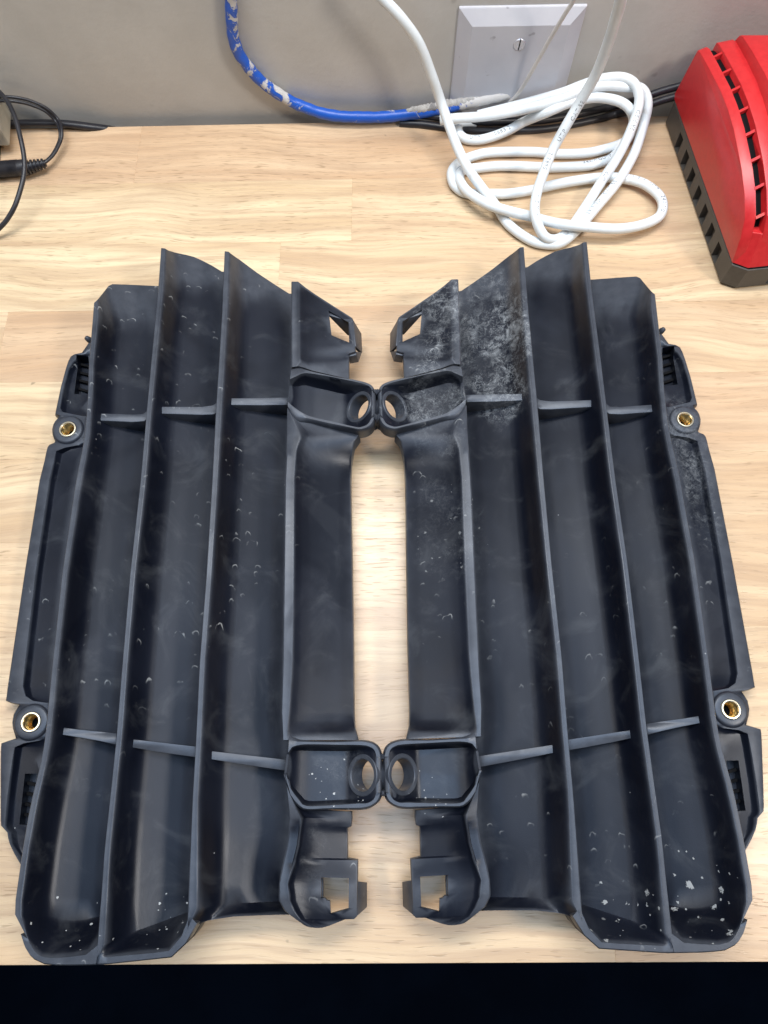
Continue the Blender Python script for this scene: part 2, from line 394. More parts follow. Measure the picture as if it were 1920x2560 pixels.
# cross-section of a vane: (fraction across, drop below the edge)
PROF = [(0.0, 0.0), (0.012, 0.25), (0.03, 1.1), (0.06, 3.4), (0.10, 6.4), (0.14, 9.0), (0.18, 10.8), (0.22, 12.0), (0.28, 13.0), (0.40, 14.7), (0.52, 16.4), (0.66, 18.4), (0.82, 20.7), (1.0, 23.2)]
TH = 2.3
def vane_ring(ao, ai, b, lift=0.0, ze=ZE):
    """closed cross-section: flat edge, steep face, floor, then the underside"""
    A = P(*ao, ze); I = P(*ai, ze); B = P(*b, ze - 18.5) ; w_ = (I - A)
    B = Vector((B.x, B.y, 0)) + Vector((5.0, 0, 0))
    top = [A + Vector((0.25, 0, -9.0)), A + Vector((0, 0, -0.5)), A + w_ * 0.14, A + w_ * 0.86 + Vector((0, 0, 0))]
    fl = []
    for s, dz in PROF:
        p = Vector((lerp(I.x, B.x, s), lerp(I.y, B.y, s), ze - dz * (1 - lift))); fl.append(p)
    top += fl
    under = []
    for i, p in enumerate(reversed(fl[6:])): under.append(p + Vector((-0.6, 0, -TH)))
    return top + under
def end_ring(strip, pts, tuck=5.0, ze=ZE):
    """the free upper end of a vane, cut along a bent line"""
    A = P(*strip[0], ze); I = P(*strip[1], ze); w_ = I - A; n = len(PROF)
    px = [Vector((x, y, 0)) for x, y in pts]; fl = []
    for s_, dz in PROF:
        q = at_frac(px, min(1, s_ / 0.84)); p = P(q.x, q.y, ze - dz)
        if s_ > 0.84: p.x += tuck * (s_ - 0.84) / 0.16
        fl.append(p)
    top = [A + Vector((0.25, 0, -9.0)), A + Vector((0, 0, -0.5)), A + w_ * 0.14, A + w_ * 0.86] + fl
    return top + [p + Vector((-0.6, 0, -TH)) for p in reversed(fl[6:])]
def poly_ring(pts, z, zlow, ze=ZE):
    """a ring that follows a bent image line at one height (closed ends of a bay)"""
    n = len(PROF); L = [P(x, y, z) for x, y in pts]
    fl = [at_frac(L, s_) for s_, _ in PROF]; A = L[0]
    top = [A + Vector((0.2, 0, zlow - z)), A + Vector((0, 0, -0.2)), A.lerp(fl[1], 0.2), A.lerp(fl[1], 0.4)] + fl
    under = [p + Vector((-0.3, 0, zlow - z)) for p in reversed(fl[6:])]
    return top + under
def soft_rows(r0, r1, prof):
    """in-between rings: prof = list of (along, towards-height) pairs"""
    out = []
    for s, h in prof:
        out.append([Vector((lerp(a.x, b.x, s), lerp(a.y, b.y, s), lerp(a.z, b.z, h))) for a, b in zip(r0, r1)])
    return out
def yrows(y0, y1, step=42):
    n = max(2, int((y1 - y0) / step)); return [lerp(y0, y1, i / n) for i in range(n + 1)]

def build_guard(name, label, xf, M, MI):
    def W(p): return xf(p) if xf else p
    base = W(P(520, 1400, 0))
    root = thing(name, (base.x, base.y, 0), label, "radiator guard", "black plastic radiator guard halves on the workbench")
    def part(nm, vf, mt=None, parent=None, smooth=38, mods=None):
        return mesh_obj(nm, vf[0], vf[1], mt or M, parent or root, smooth, mods, xf)
    END = [(0.12, 0.05), (0.3, 0.2), (0.6, 0.55), (0.85, 0.85)]
    # --- vane beside the flange
    R = [end_ring([(234, 758), (244, 750)], [(244, 750), (275, 710), (330, 712), (394, 715)])]
    for y in [790] + yrows(830, 2250): 
        o, i = interp(E1, y); R.append(vane_ring((o, y), (i, y), (interp(E2, y)[0], y)))
    crease = vane_ring((36, 2287), (52, 2290), (246, 2290)); 
    for k in range(4, len(crease)):
        s_ = PROF[k - 4][0] if k < 4 + len(PROF) else list(reversed([q[0] for q in PROF[6:]]))[k - 4 - len(PROF)]
        crease[k].y -= 2.6 * math.sin(math.pi * min(1, s_ * 1.0)) ** 1.5
    R.append(crease)
    rim = poly_ring([(68, 2345), (79, 2367), (88, 2380), (100, 2390), (117, 2396), (160, 2394), (213, 2388), (232, 2378), (246, 2362)], ZE - 0.15, ZE - 10)
    R += soft_rows(crease, rim, END); R.append(rim)
    out = poly_ring([(52, 2335), (62, 2367), (77, 2391), (96, 2404), (117, 2410), (180, 2411), (258, 2409)], ZE - 0.15, ZE - 14)
    R.append(out); R.append([p + Vector((0, -0.5, -0.7)) for p in out]); R.append([p + Vector((0, 0.4, -13)) for p in out])
    part("vane", rings(R))
    # --- second vane
    R = [end_ring([(402, 620), (412, 621)], [(412, 621), (420, 626), (440, 632), (480, 640), (520, 658), (558, 681)])]
    for y in [700] + yrows(740, 2240):
        o, i = interp(E2, y); R.append(vane_ring((o, y), (i, y), (interp(E3, max(y, 690))[0], max(y, 697))))
    crease = vane_ring((242, 2360), (260, 2362), (468, 2272))
    R.append(crease)
    rim = poly_ring([(243, 2393), (258, 2394), (420, 2379), (432, 2372), (448, 2352), (462, 2325), (474, 2290)], ZE, ZE - 10)
    R += soft_rows(crease, rim, END); R.append(rim)
    out = poly_ring([(240, 2409), (270, 2408), (428, 2391), (444, 2382), (463, 2359), (480, 2318), (492, 2309)], ZE, ZE - 14)
    R.append(out); R.append([p + Vector((0, -0.5, -0.7)) for p in out]); R.append([p + Vector((0, 0.4, -13)) for p in out])
    part("vane", rings(R))
    # --- third vane
    R = [end_ring([(561, 628), (571, 629)], [(571, 629), (585, 640), (600, 650), (640, 680), (680, 707), (726, 736)])]
    for y in [740] + yrows(790, 2215):
        o, i = interp(E3, y); R.append(vane_ring((o, y), (i, y), (interp(E4, max(y, 740))[0], max(y, 744))))
    crease = vane_ring((469, 2268), (492, 2272), (697, 2256))
    for k in range(4 + 5, len(crease)): crease[k].z += 0.5
    R.append(crease)
    rim = poly_ring([(478, 2316), (489, 2309), (579, 2295), (665, 2291), (732, 2290)], ZE - 6, ZE - 15)
    for k in range(4 + len(PROF)):
        rim[k].z = lerp(ZE, ZE - 9, sstep(0, 0.45, max(0, k - 4) / len(PROF)))
    R += soft_rows(crease, rim, [(0.4, 0.35), (0.7, 0.62), (0.92, 0.92)]); R.append(rim); R.append([p + Vector((0, 0.5, -9)) for p in rim])
    part("vane", rings(R))
    # --- innermost vane, between the two lugs
    INN = [(1050, 880), (1085, 900), (1104, 886), (1139, 879), (1200, 877), (1374, 880), (1605, 884), (1779, 885), (1815, 887), (1838, 893), (1850, 896)]
    R = []
    IP = [(0.0, 0.0), (0.02, 0.3), (0.05, 1.0), (0.09, 1.9), (0.14, 2.9), (0.3, 4.9), (0.5, 7.0), (0.75, 9.5), (0.96, 11.4), (0.99, 11.9), (1.0, 12.7)]
    def inner_ring(o, i, y, xr, yr=None, ze=ZE, prof=IP, bump=None, skirt=10, poly=None):
        A = P(o, y, ze); I = P(i, y, ze); B = P(xr, yr if yr is not None else y, ze - prof[-2][1]); w_ = I - A
        top = [A + Vector((0.2, 0, -11)), A + Vector((0, 0, -0.5)), A + w_ * 0.14, A + w_ * 0.86]
        for s, dz in prof:
            p = Vector((lerp(I.x, B.x, s), lerp(I.y, B.y, s), ze - dz))
            if bump: p.z += bump(p)
            top.append(p)
        if poly:                                         # this end of the plate follows a bent line
            pl = [Vector((x, yy, 0)) for x, yy in poly]
            for k, p in enumerate(top):
                q = at_frac(pl, (0.0, 0.0, 0.02, 0.07)[k] if k < 4 else 0.085 + 0.915 * prof[k - 4][0]); g = P(q.x, q.y, min(p.z, ze)); p.x, p.y = g.x, g.y
        under = [top[-1] + Vector((0, 0, -skirt)), top[-1] + Vector((-2.2, 0, -skirt))]
        under += [p + Vector((-0.8, 0, -TH)) for p in reversed(top[6:-2])]
        return top + under
    R.append(inner_ring(719, 744, 1050, 900, None, ZE, [(s, dz * 0.5) for s, dz in IP], None, 9, [(718, 1020), (729, 1040), (746, 1051), (775, 1053), (833, 1065), (885, 1074), (899, 1076)]))
    for y in [1085, 1095, 1104, 1116, 1128, 1145, 1170] + yrows(1200, 1780) + [1800, 1815, 1828, 1840, 1850]:
        o, i = interp(E4, y); xr = interp(INN, y)[0]
        e = max(sstep(1175, 1095, y), sstep(1805, 1845, y)); 
        pr = [(s, lerp(dz, dz * 0.5, e)) for s, dz in IP]
        R.append(inner_ring(o, i + 10 * sstep(1130, 1085, y), y, xr, None, ZE, pr, None, 9))
    part("inner_vane", rings(R))
    # --- clip plate above the upper lug
    R = []; top_line = lambda x: 704 + (x - 747) * (797 - 704) / (882 - 747)
    CR = [(797, 882), (830, 885.5), (879, 889.5), (885, 873), (950, 872)]
    for k, y in enumerate([704, 712, 730, 760, 797, 830, 860, 879, 885, 897, 905]):
        o, i = interp(E4, min(y, 920)); i2 = i + 0 * y
        xr = interp(CR, max(y, 797))[0]; yr = max(y, 797)
        if k == 0: i2 = 745; yr = 796
        elif y < 797: yr = 797 + (y - 704) * 0.30
        R.append(inner_ring(o, i2 + 14 * sstep(900, 950, y), y, xr, yr, ZE, [(s, dz * 0.62 + 0.35 * sstep(0.1, 0.2, s)) for s, dz in IP], None, 4.5))
    R.append(inner_ring(728, 748, 930, 873, None, ZE, [(s, dz * 0.62 + 0.35 * sstep(0.1, 0.2, s)) for s, dz in IP], None, 4.5, [(728, 918), (747, 915), (760, 919), (775, 925), (847, 942), (873, 947)]))
    # rows between the sloping top and the level rows must not fold
    cp = part("clip_plate", rings(R))
    win = [(822, 778), (871, 801), (872.5, 852), (829, 839)]
    c = part("cutter", prism([P(x, y, 24.5) + Vector((0, 0, -14)) for x, y in win], [P(x, y, 24.5) + Vector((0, 0, 14)) for x, y in win]), M, None, 0)
    cut(cp, [c])
    # hook under that plate: gusset along the top edge, outer wall splayed towards the centre, foot
    z0, z1 = 22.5, 10.5
    g0, g1 = P(818, 776, z0 + 1), P(881, 797, z0)
    g = [g0 + Vector((0, -2.6, 0)), g1 + Vector((0, -2.2, 0)), Vector((g1.x, g1.y - 2.2, z1)), Vector((g1.x - 3.0, g1.y - 2.3, z1))]
    g2 = [p + Vector((0.6, 1.7, 0)) for p in g]
    n4 = [(0, 1, 2, 3), (4, 7, 6, 5), (0, 4, 5, 1), (1, 5, 6, 2), (2, 6, 7, 3), (3, 7, 4, 0)]
    hk = (g + g2, n4)
    a0, a1, b1, b0 = P(883, 799, z0), P(890, 866, z0), P(906, 882, z1), P(904, 834, z1)
    wv = [a0, a1, b1, b0]; hk2 = (wv + [p + Vector((-1.6, 0, -0.6)) for p in wv], n4)
    c0, c1, c2 = P(873, 894, 20), P(891, 890, 20), P(891, 862, z0)
    hk3 = prism([c0 + Vector((0, 0, -6)), c1 + Vector((1.0, 0, -6)), P(905, 880, z1), P(889, 884, z1 + 1)], [c0 + Vector((0, 0, 1)), c1 + Vector((0, 0, 1)), c1 + Vector((0, 2.0, 1)), c0 + Vector((0, 2.0, 1))])
    part("clip_hook", merge(hk, hk2, hk3), None, cp, 30, [BEV(0.3)])
    # --- lug: trough with a bolt hole in its raised end
    def lug(To, Ti, Bi, Bo, ctr, xr_px, zfl, yo0, yo1):
        ZR = ZE + 0.5; n = 30
        us = [k / (n - 1) for k in range(n)]; us = [lerp(u, math.sin(u * math.pi / 2), 0.55) for u in us]
        def columns(Lp):
            c = catmull([Vector((x, y, 0)) for x, y in Lp], 6); xs, xe = c[0].x, max(p.x for p in c); out = []
            for u in us:
                x = lerp(xs, xe, u); m_ = [(p, q) for p, q in zip(c, c[1:]) if p.x <= x + 1e-6 <= q.x + 2e-6 and q.x > p.x]
                if m_: p, q = m_[0]; out.append(P(x, lerp(p.y, q.y, max(0, min(1, (x - p.x) / (q.x - p.x)))), ZR))
                else: out.append(P(x, max(c, key=lambda p: p.x).y, ZR))
            return out
        T_o, T_i, B_i, B_o = (columns(Lp) for Lp in (To, Ti, Bi, Bo))
        Xr = P(xr_px, yo0, ZR).x
        fr = [0.03, 0.06, 0.10, 0.30, 0.5, 0.7, 0.93, 0.965, 0.985]
        rows = [[p + Vector((0, -0.6, -8.5)) for p in T_o], [p + Vector((0, 0, -2.0)) for p in T_o], [p.lerp(q, 0.16) + Vector((0, 0, -0.7)) for p, q in zip(T_o, T_i)], [p.lerp(q, 0.40) for p, q in zip(T_o, T_i)], T_i[:]]
        xa, xb = min(p.x for p in T_i + B_i), max(p.x for p in T_i + B_i)
        def zf(u): return interp(zfl, u)[0]
        for w_ in fr:
            row = []
            for k in range(n):
                p = T_i[k].lerp(B_i[k], w_); u = k / (n - 1)
                d = min(w_, 1 - w_); soft = sstep(0.0, 0.085, w_) * sstep(0.0, 0.05, 1 - w_)
                row.append(Vector((p.x, p.y, lerp(ZR - 0.5, min(ZR, zf((p.x - xa) / (xb - xa))), soft if u < 0.97 else 1))))
            rows.append(row)
        rows += [B_i[:], [p.lerp(q, 0.60) for p, q in zip(B_i, B_o)], [p.lerp(q, 0.84) + Vector((0, 0, -0.7)) for p, q in zip(B_i, B_o)], [p + Vector((0, 0, -2.0)) for p in B_o], [p + Vector((0.0, 0.6, -10)) for p in B_o]]
        # outer rim column and its skirt
        ya, yb = P(xr_px, yo0, ZR).y, P(xr_px, yo1, ZR).y
        m = len(rows)
        for j, row in enumerate(rows):
            s = j / (m - 1); e = row[-1]; yy = e.y if 4 <= j <= m - 5 else lerp(ya, yb, 0 if j < 4 else 1)
            xin = T_i[-1].x
            mid_ = 1 <= j <= m - 2; inn = 4 <= j <= m - 5; X1 = max(Xr, e.x + 0.05)
            row.append(Vector((lerp(e.x, X1, 0.30), lerp(e.y, yy, 0.3), ZR - 0.1 if inn else e.z)))
            row.append(Vector((lerp(e.x, X1, 0.72), lerp(e.y, yy, 0.7), min(e.z, ZR - 0.6) if mid_ and not inn else (ZR - 0.6 if inn else e.z))))
            row.append(Vector((X1, yy, min(e.z, ZR - 2.2))) if not inn else Vector((X1, yy, ZR - 2.2)))
            row.append(Vector((X1 + 0.1, yy, min(e.z, ZR - 6))))
            row.append(Vector((X1 - 0.8, yy, ZR - 11)))
        vf = rings(rows, False, False)
        lg = part("mounting_lug", vf, None, None, 40, [('SOLIDIFY', dict(thickness=1.0 * MM, offset=-1.0 if not xf else -1.0))])
        # make sure the shell thickens downwards
        zc = [v_.co.z for v_ in lg.data.vertices]
        cx, cy = ctr; C0 = P(cx, cy, 25.75)
        N = Vector((-math.sin(math.radians(41)), 0, math.cos(math.radians(41))))
        cyl = lathe(C0, N, [(0.0001, -14), (6.3, -14), (6.3, 14), (0.0001, 14)], 40)
        c = part("cutter", cyl, M, None, 0); cut(lg, [c], 40)
        part("hole_sleeve", lathe(C0, N, [(6.3, -6.5), (6.3, 0.0), (6.6, 0.35), (7.9, 0.45), (8.2, 0.2), (8.3, -0.8), (7.6, -6.5), (6.3, -6.5)], 44), None, lg, 40)
        return lg
    T = lambda L: [(640 + x / 4.1475, 680 + y / 4.1475) for x, y in L]
    lug(T([(368, 985), (440, 972), (500, 988), (560, 1012), (700, 1050), (860, 1086), (1020, 1106), (1130, 1130), (1205, 1165), (1250, 1240)]),
        T([(352, 1112), (430, 1075), (510, 1047), (700, 1072), (860, 1103), (1040, 1140), (1120, 1160), (1180, 1188), (1202, 1235)]),
        T([(330, 1345), (385, 1395), (450, 1440), (560, 1496), (800, 1552), (1030, 1606), (1100, 1604), (1165, 1570), (1203, 1500)]),
        T([(330, 1420), (380, 1500), (440, 1535), (560, 1540), (800, 1590), (1000, 1625), (1085, 1640), (1170, 1615), (1225, 1560), (1250, 1480)]),
        (897, 1018), 939.6, [(0, 27.0), (0.04, 24.6), (0.12, 23.0), (0.3, 21), (0.6, 20.0), (0.68, 20.4), (0.94, 29.2), (1, 30.4)], 975, 1045)
    T = lambda L: [(640 + x / 3.95, 1780 + y / 3.95) for x, y in L]
    lug(T([(330, 210), (400, 262), (520, 280), (800, 285), (1000, 272), (1090, 276), (1170, 300), (1225, 352), (1253, 440)]),
        T([(318, 400), (345, 352), (420, 326), (520, 318), (800, 322), (1040, 326), (1120, 340), (1170, 375), (1190, 440)]),
        T([(296, 610), (312, 690), (352, 775), (430, 875), (490, 928), (700, 925), (1000, 905), (1095, 902), (1160, 865), (1190, 800)]),
        T([(300, 690), (318, 800), (380, 910), (480, 972), (700, 966), (900, 968), (1050, 970), (1140, 945), (1222, 880), (1252, 800)]),
        (906.5, 1938), 954.8, [(0, 29.0), (0.03, 26.5), (0.07, 23.8), (0.13, 22.6), (0.22, 21.3), (0.35, 20.4), (0.6, 20.0), (0.68, 20.4), (0.94, 29.2), (1, 30.4)], 1890, 1985)
    # --- lower clip plate
    LR = [(2020, 884), (2040, 881), (2060, 879), (2067, 878), (2070, 869), (2147, 869.5), (2151, 895), (2300, 893)]
    dc = P(752, 2112, 24)
    def dimple(p): return 2.2 * math.exp(-((p.x - dc.x) / 2.6) ** 2 - ((p.y - dc.y) / 7.5) ** 2)
    R = []
    IP2 = [(0.0, 0.0), (0.015, 0.45), (0.035, 1.5), (0.06, 2.6), (0.09, 3.2), (0.3, 4.8), (0.5, 6.4), (0.75, 8.3), (0.96, 9.8), (0.99, 10.1), (1.0, 10.8)]
    R.append(inner_ring(716, 750, 2020, 880, None, ZE, [(s, dz * 0.9) for s, dz in IP2], None, 4.5, [(715, 1950), (718, 1972), (728, 1996), (742, 2015), (762, 2027), (817, 2027), (880, 2029)]))
    for y in [2046, 2056, 2066, 2070, 2085, 2100, 2115, 2130, 2146, 2151, 2165, 2180, 2195, 2210, 2225, 2240]:
        o, i = interp(E4, y); xr = interp(LR, max(y, 2020))[0]
        e = sstep(2090, 2040, y)
        R.append(inner_ring(o, i, y, xr, y, ZE - 1.0 * (1 - e), [(s, dz * 0.95) for s, dz in IP2], dimple, 4.5))
    R.append(inner_ring(697, 724, 2252, 893.5, 2272, ZE - 1.2, [(s, dz * 0.95) for s, dz in IP2], None, 4.5))
    R.append(inner_ring(710, 736, 2277, 893, 2291, ZE - 1.8, [(s, dz * 0.93) for s, dz in IP2], None, 4.5))
    r1 = inner_ring(741, 752, 2300, 886, 2298, ZE - 3, [(s, dz * 0.8 + 0.5) for s, dz in IP2], None, 4.5); R.append(r1)
    fin = resample([P(x, y, 23.5) for x, y in [(752, 2306), (764, 2314), (780, 2318), (802, 2319), (842, 2309), (880, 2300)]], 4 + len(IP))
    r2 = [Vector((p.x, p.y, min(q.z, 24.5))) for p, q in zip(fin, r1)] + [Vector((lerp(fin[-1].x, fin[6].x, s), lerp(fin[-1].y, fin[6].y, s) - 0, 17.5)) for s in [i / (len(r1) - len(fin) - 1) for i in range(len(r1) - len(fin))]]
    R.append(r2)
    lc = part("clip_plate", rings(R))
    win = [(803, 2194), (871, 2198), (870.5, 2276), (826, 2287), (824, 2254), (816, 2252), (812, 2246), (803, 2246)]
    c = part("cutter", prism([P(x, y, 23.5) + Vector((0, 0, -14)) for x, y in win], [P(x, y, 23.5) + Vector((0, 0, 14)) for x, y in win]), M, None, 0)
    cut(lc, [c])
    a0, a1, b1, b0 = P(894, 2203, 18.8), P(893.5, 2290, 18.8), P(918, 2268, 9), P(918, 2206, 9)
    wv = [a0, a1, b1, b0]; hk = (wv + [p + Vector((-1.6, 0, -0.8)) for p in wv], n4)
    lw = [P(803, 2194, 17), P(817, 2195, 17), P(817, 2250, 17), P(824, 2256, 17), P(826, 2287, 17), P(810, 2290, 17)]
    hk2 = prism([p + Vector((-1.5, 0, -4)) for p in lw], [p + Vector((-1.5, 0, 0)) for p in lw])
    tr = [P(824, 2288, 17.5), P(872, 2276, 11), P(872, 2293, 16), P(830, 2300, 17.5)]
    hk3 = (tr + [p + Vector((0, 0, -1.5)) for p in tr], n4)
    part("clip_hook", merge(hk, hk2, hk3), None, lc, 30, [BEV(0.3)])
    # --- side flange with its two bosses
    FO = [(860, 219, 226, 0), (872, 208, 224, 0), (884, 200, 215, .2), (888, 180, 206, .4), (893, 172, 200, .6), (905, 166, 184, 1), (925, 161, 172, 1), (969, 149, 160, 1), (1020, 137, 152, 1), (1030, 135, 158, .8), (1036, 134, 185, .4), (1041, 143, 212, 0), (1047, 140, 212, 0), (1054, 133.5, 212, 0), (1062, 129, 212, 0), (1073, 126.5, 212, 0), (1084, 127.5, 212, 0), (1094, 130.5, 212, 0), (1103, 134.5, 212, 0), (1108, 131, 203, 0), (1113, 119, 196, .3), (1119, 114.5, 165, .7), (1128, 112, 142, 1), (1150, 107.5, 137, 1), (1200, 95, 125, 1), (1431, 57.5, 91, 1), (1663, 23, 64, 1), (1715, 15, 59, 1), (1740, 12, 66, .8), (1752, 10, 84, .4), (1757, 22, 116, 0), (1762, 44, 116, 0), (1772, 37, 116, 0), (1786, 29.5, 116, 0), (1806, 26, 116, 0), (1822, 28, 116, 0), (1838, 33, 116, 0), (1846, 35, 110, 0), (1852, 16, 98, .2), (1858, -1, 62, .6), (1868, -2.5, 39, 1), (1900, -3, 33, 1), (1989, -3.5, 21, 1), (2050, -3, 15.5, 1), (2064, -2, 15, 1), (2072, 8, 17, 1), (2081, 17, 24, 1), (2095, 19, 26, 1), (2110, 23, 30, .8), (2135, 34, 44, .6), (2160, 49, 58, .3)]
    ZF = 10.0; R = []
    fine_rows = []
    for p, q in zip(FO, FO[1:]):
        k = max(1, int((q[0] - p[0]) / 45)); fine_rows += [tuple(lerp(a, b, i / k) for a, b in zip(p, q)) for i in range(k)]
    fine_rows.append(FO[-1])
    for y, xo, xr, dep in fine_rows:
        A = P(xo, y, ZF - 1); I = P(xr, y, ZF); Rr = P(interp(E1, y)[0], y, 8); Rr = Rr + Vector((9, 0, 0)); w_ = I.x - A.x
        if y < 890: Rr.x = max(Rr.x, I.x + 4)
        dz = 3.0 * dep
        top = [Vector((A.x + 0.4, A.y, 1.0)), Vector((A.x, A.y, ZF - 3.6)), Vector((A.x + min(0.5, w_ * .16), A.y, ZF - 1.6)), Vector((A.x + min(1.2, w_ * .32), A.y, ZF - 0.4)), Vector((A.x + min(1.9, w_ * .45), A.y, ZF)), Vector((I.x - 0.4, I.y, ZF + 0.1)), Vector((I.x + 0.2, I.y, ZF - 0.2 * dz)), Vector((I.x + 0.8, I.y, ZF - dz * 0.8)), Vector((I.x + 1.6, I.y, ZF - dz)), Vector((lerp(I.x + 1.6, Rr.x, .4), Rr.y, ZF - dz * 0.72)), Vector((Rr.x, Rr.y, ZF - dz * 0.1)), Vector((Rr.x, Rr.y, 1.0))]
        R.append(top)
    fl = part("side_flange", rings(R))
    cs = []
    for sl in ([(199, 898), (226, 898), (224, 993), (188, 988)], [(66, 1934), (100, 1934), (80, 2061), (52, 2061)]):
        q = [P(x, y, 6) for x, y in sl]
        cs.append(part("cutter", prism([p + Vector((0, 0, -4.0)) for p in q], [p + Vector((0, 0, 14)) for p in q]), MI, None, 0))
    ctrs = [P(169, 1073, 11.3), P(77, 1805, 11.3)]
    for C_ in ctrs: cs.append(part("cutter", lathe(C_, (0, 0, 1), [(0.0001, -9.8), (4.2, -9.8), (4.2, 5), (0.0001, 5)], 36), M, None, 0))
    cut(fl, cs)
    for sl, col_ in (([(203, 902), (222, 902), (220, 985), (195, 982)], 0), ([(70, 1945), (90, 1945), (78, 2050), (58, 2050)], 1)):   # moulded ribs down in the slots
        q = [P(x, y, 4) for x, y in sl]; bars = []
        for k in range(4):
            s0 = 0.08 + 0.25 * k; a, b = q[0].lerp(q[3], s0), q[1].lerp(q[2], s0 + 0.05); d = (q[3] - q[0]).normalized() * 1.3
            lo = [a, b, b + d, a + d]; bars.append(prism([p + Vector((0, 0, -2.6)) for p in lo], [p + Vector((0, 0, 0.2 - 0.4 * (k % 2))) for p in lo]))
        part("slot_rib", merge(*bars), MI, fl, 0)
    for C_ in ctrs:
        bo = part("boss", lathe(C_, (0, 0, 1), [(4.25, -8), (4.25, -0.3), (4.6, 0.0), (6.6, 0.0), (7.2, -0.25), (7.6, -0.9), (8.1, -1.25), (8.2, -3)], 48), None, fl, 40)
        ins = part("threaded_insert", lathe(C_, (0, 0, 1), [(4.25, -6), (4.25, 0.05), (4.1, 0.3), (3.6, 0.33), (3.3, 0.1), (3.2, -0.5)], 44), M_BRASSTOP, None, 40)
        th = []; turns, seg = 7, 30
        for i in range(turns * seg + 1):
            a = 2 * math.pi * i / seg; z = -0.4 - 1.0 * i / seg
            d = Vector((math.cos(a), math.sin(a), 0))
            th.append([C_ + d * 3.25 + Vector((0, 0, z)), C_ + d * 2.75 + Vector((0, 0, z - 0.5)), C_ + d * 3.25 + Vector((0, 0, z - 1.0))])
        part("thread", rings(th, False, False), M_BRASS, ins, 20)
        part("hole_bottom", lathe(C_, (0, 0, 1), [(3.3, -6), (3.3, -8.6), (0.01, -8.6)], 24), MI, ins, 0)
    # small nub at the head of the flange
    part("nub", lathe(P(221, 848, 9), (-0.4, 0, 1), [(0.01, 2.2), (1.2, 1.6), (1.6, 0), (1.8, -3), (0.01, -3)], 14), None, fl, 60)
    # --- cross ribs tying the vanes together
    for q, zl, zr in (([(244, 1033), (330, 1036), (358, 1034), (372, 1022), (372, 1044), (360, 1053), (330, 1055), (244, 1051)], 24, 20),
                      ([(404, 1017), (505, 1017), (532, 1013), (546, 1004), (546, 1030), (532, 1036), (505, 1037), (404, 1034)], 24, 20),
                      ([(570, 996), (650, 995), (700, 994), (723, 994), (723, 1012), (700, 1012), (650, 1013), (570, 1012)], 24, 20),
                      ([(150, 1818), (200, 1824), (250, 1829), (292, 1834), (292, 1862), (250, 1853), (200, 1844), (150, 1836)], 24, 20),
                      ([(318, 1847), (380, 1854), (440, 1861), (492, 1867), (492, 1893), (440, 1886), (380, 1877), (318, 1866)], 24, 20),
                      ([(518, 1877), (590, 1885), (650, 1892), (718, 1900), (718, 1927), (650, 1917), (590, 1908), (518, 1896)], 24, 20)):
        x0, x1 = q[0][0], q[3][0]
        hi = [P(x, y, lerp(zl, zr, (x - x0) / (x1 - x0))) for x, y in q]; lo = [Vector((p.x, p.y, p.z - 12.5)) for p in hi]
        part("cross_rib", prism(lo, hi), None, None, 38, [BEV(0.35)])
    return root

def lp(px, py, z, rootpx=(520, 1400), refl=False):
    """local metres of a photo pixel, for placing stains on a guard"""
    p = P(px, py, z); b = P(*rootpx, 0); b = reflect(b) if refl else b
    return ((p.x - b.x) * MM, (p.y - b.y) * MM)
d = lambda px, py, rx, ry, amt, fine, refl: (*lp(px, py, 16, refl=refl), rx, ry, amt, fine)
sp = lambda px, py, r, keep, sc, refl, al=0.75: (*lp(px, py, 16, refl=refl), r, keep, sc, al)
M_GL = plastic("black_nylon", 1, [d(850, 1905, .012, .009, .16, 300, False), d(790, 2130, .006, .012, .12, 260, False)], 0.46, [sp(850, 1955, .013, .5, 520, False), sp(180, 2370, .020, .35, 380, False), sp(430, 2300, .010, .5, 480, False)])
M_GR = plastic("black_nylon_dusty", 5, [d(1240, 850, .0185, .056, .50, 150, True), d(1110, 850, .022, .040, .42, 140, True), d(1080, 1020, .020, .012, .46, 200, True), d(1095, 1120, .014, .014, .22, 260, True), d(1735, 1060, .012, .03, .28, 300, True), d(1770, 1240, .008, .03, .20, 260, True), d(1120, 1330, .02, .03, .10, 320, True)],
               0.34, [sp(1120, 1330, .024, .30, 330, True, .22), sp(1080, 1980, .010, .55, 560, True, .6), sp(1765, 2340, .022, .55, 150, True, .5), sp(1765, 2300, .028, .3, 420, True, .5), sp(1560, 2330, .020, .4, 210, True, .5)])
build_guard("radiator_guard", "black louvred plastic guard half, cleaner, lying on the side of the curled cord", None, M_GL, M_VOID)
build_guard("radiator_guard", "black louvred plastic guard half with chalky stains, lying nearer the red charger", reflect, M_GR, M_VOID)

# ------------------------------------------------------------------ white network cable
def path(rows, n=8): return catmull([PW(r_[0], r_[1], r_[3]) if len(r_) > 3 else P(*r_) for r_ in rows], n)
R_C = 2.85
S1 = [(905, -60, 0, 373), (930, -32, 0, 372), (960, 0, 0, 371), (1005, 48, 0, 370), (1048, 110, 0, 370), (1080, 190, 0, 369), (1106, 265, 0, 366), (1140, 360, 17), (1170, 420, 13), (1205, 470, 10), (1240, 515, 5), (1272, 562, 3.2), (1325, 600, 3), (1369, 611, 3), (1405, 606, 3.2), (1447, 570, 4), (1500, 508, 6), (1546, 452, 8), (1585, 385, 9), (1607, 320, 0, 366), (1619, 268, 0, 374), (1614, 236, 0, 379), (1597, 219, 0, 381), (1565, 217, 0, 381), (1528, 214, 0, 381), (1491, 217, 0, 381), (1452, 228, 0, 379), (1401, 249, 0, 376), (1311, 273, 0, 374), (1215, 290, 0, 373), (1138, 296, 0, 372), (1100, 300, 0, 372)]
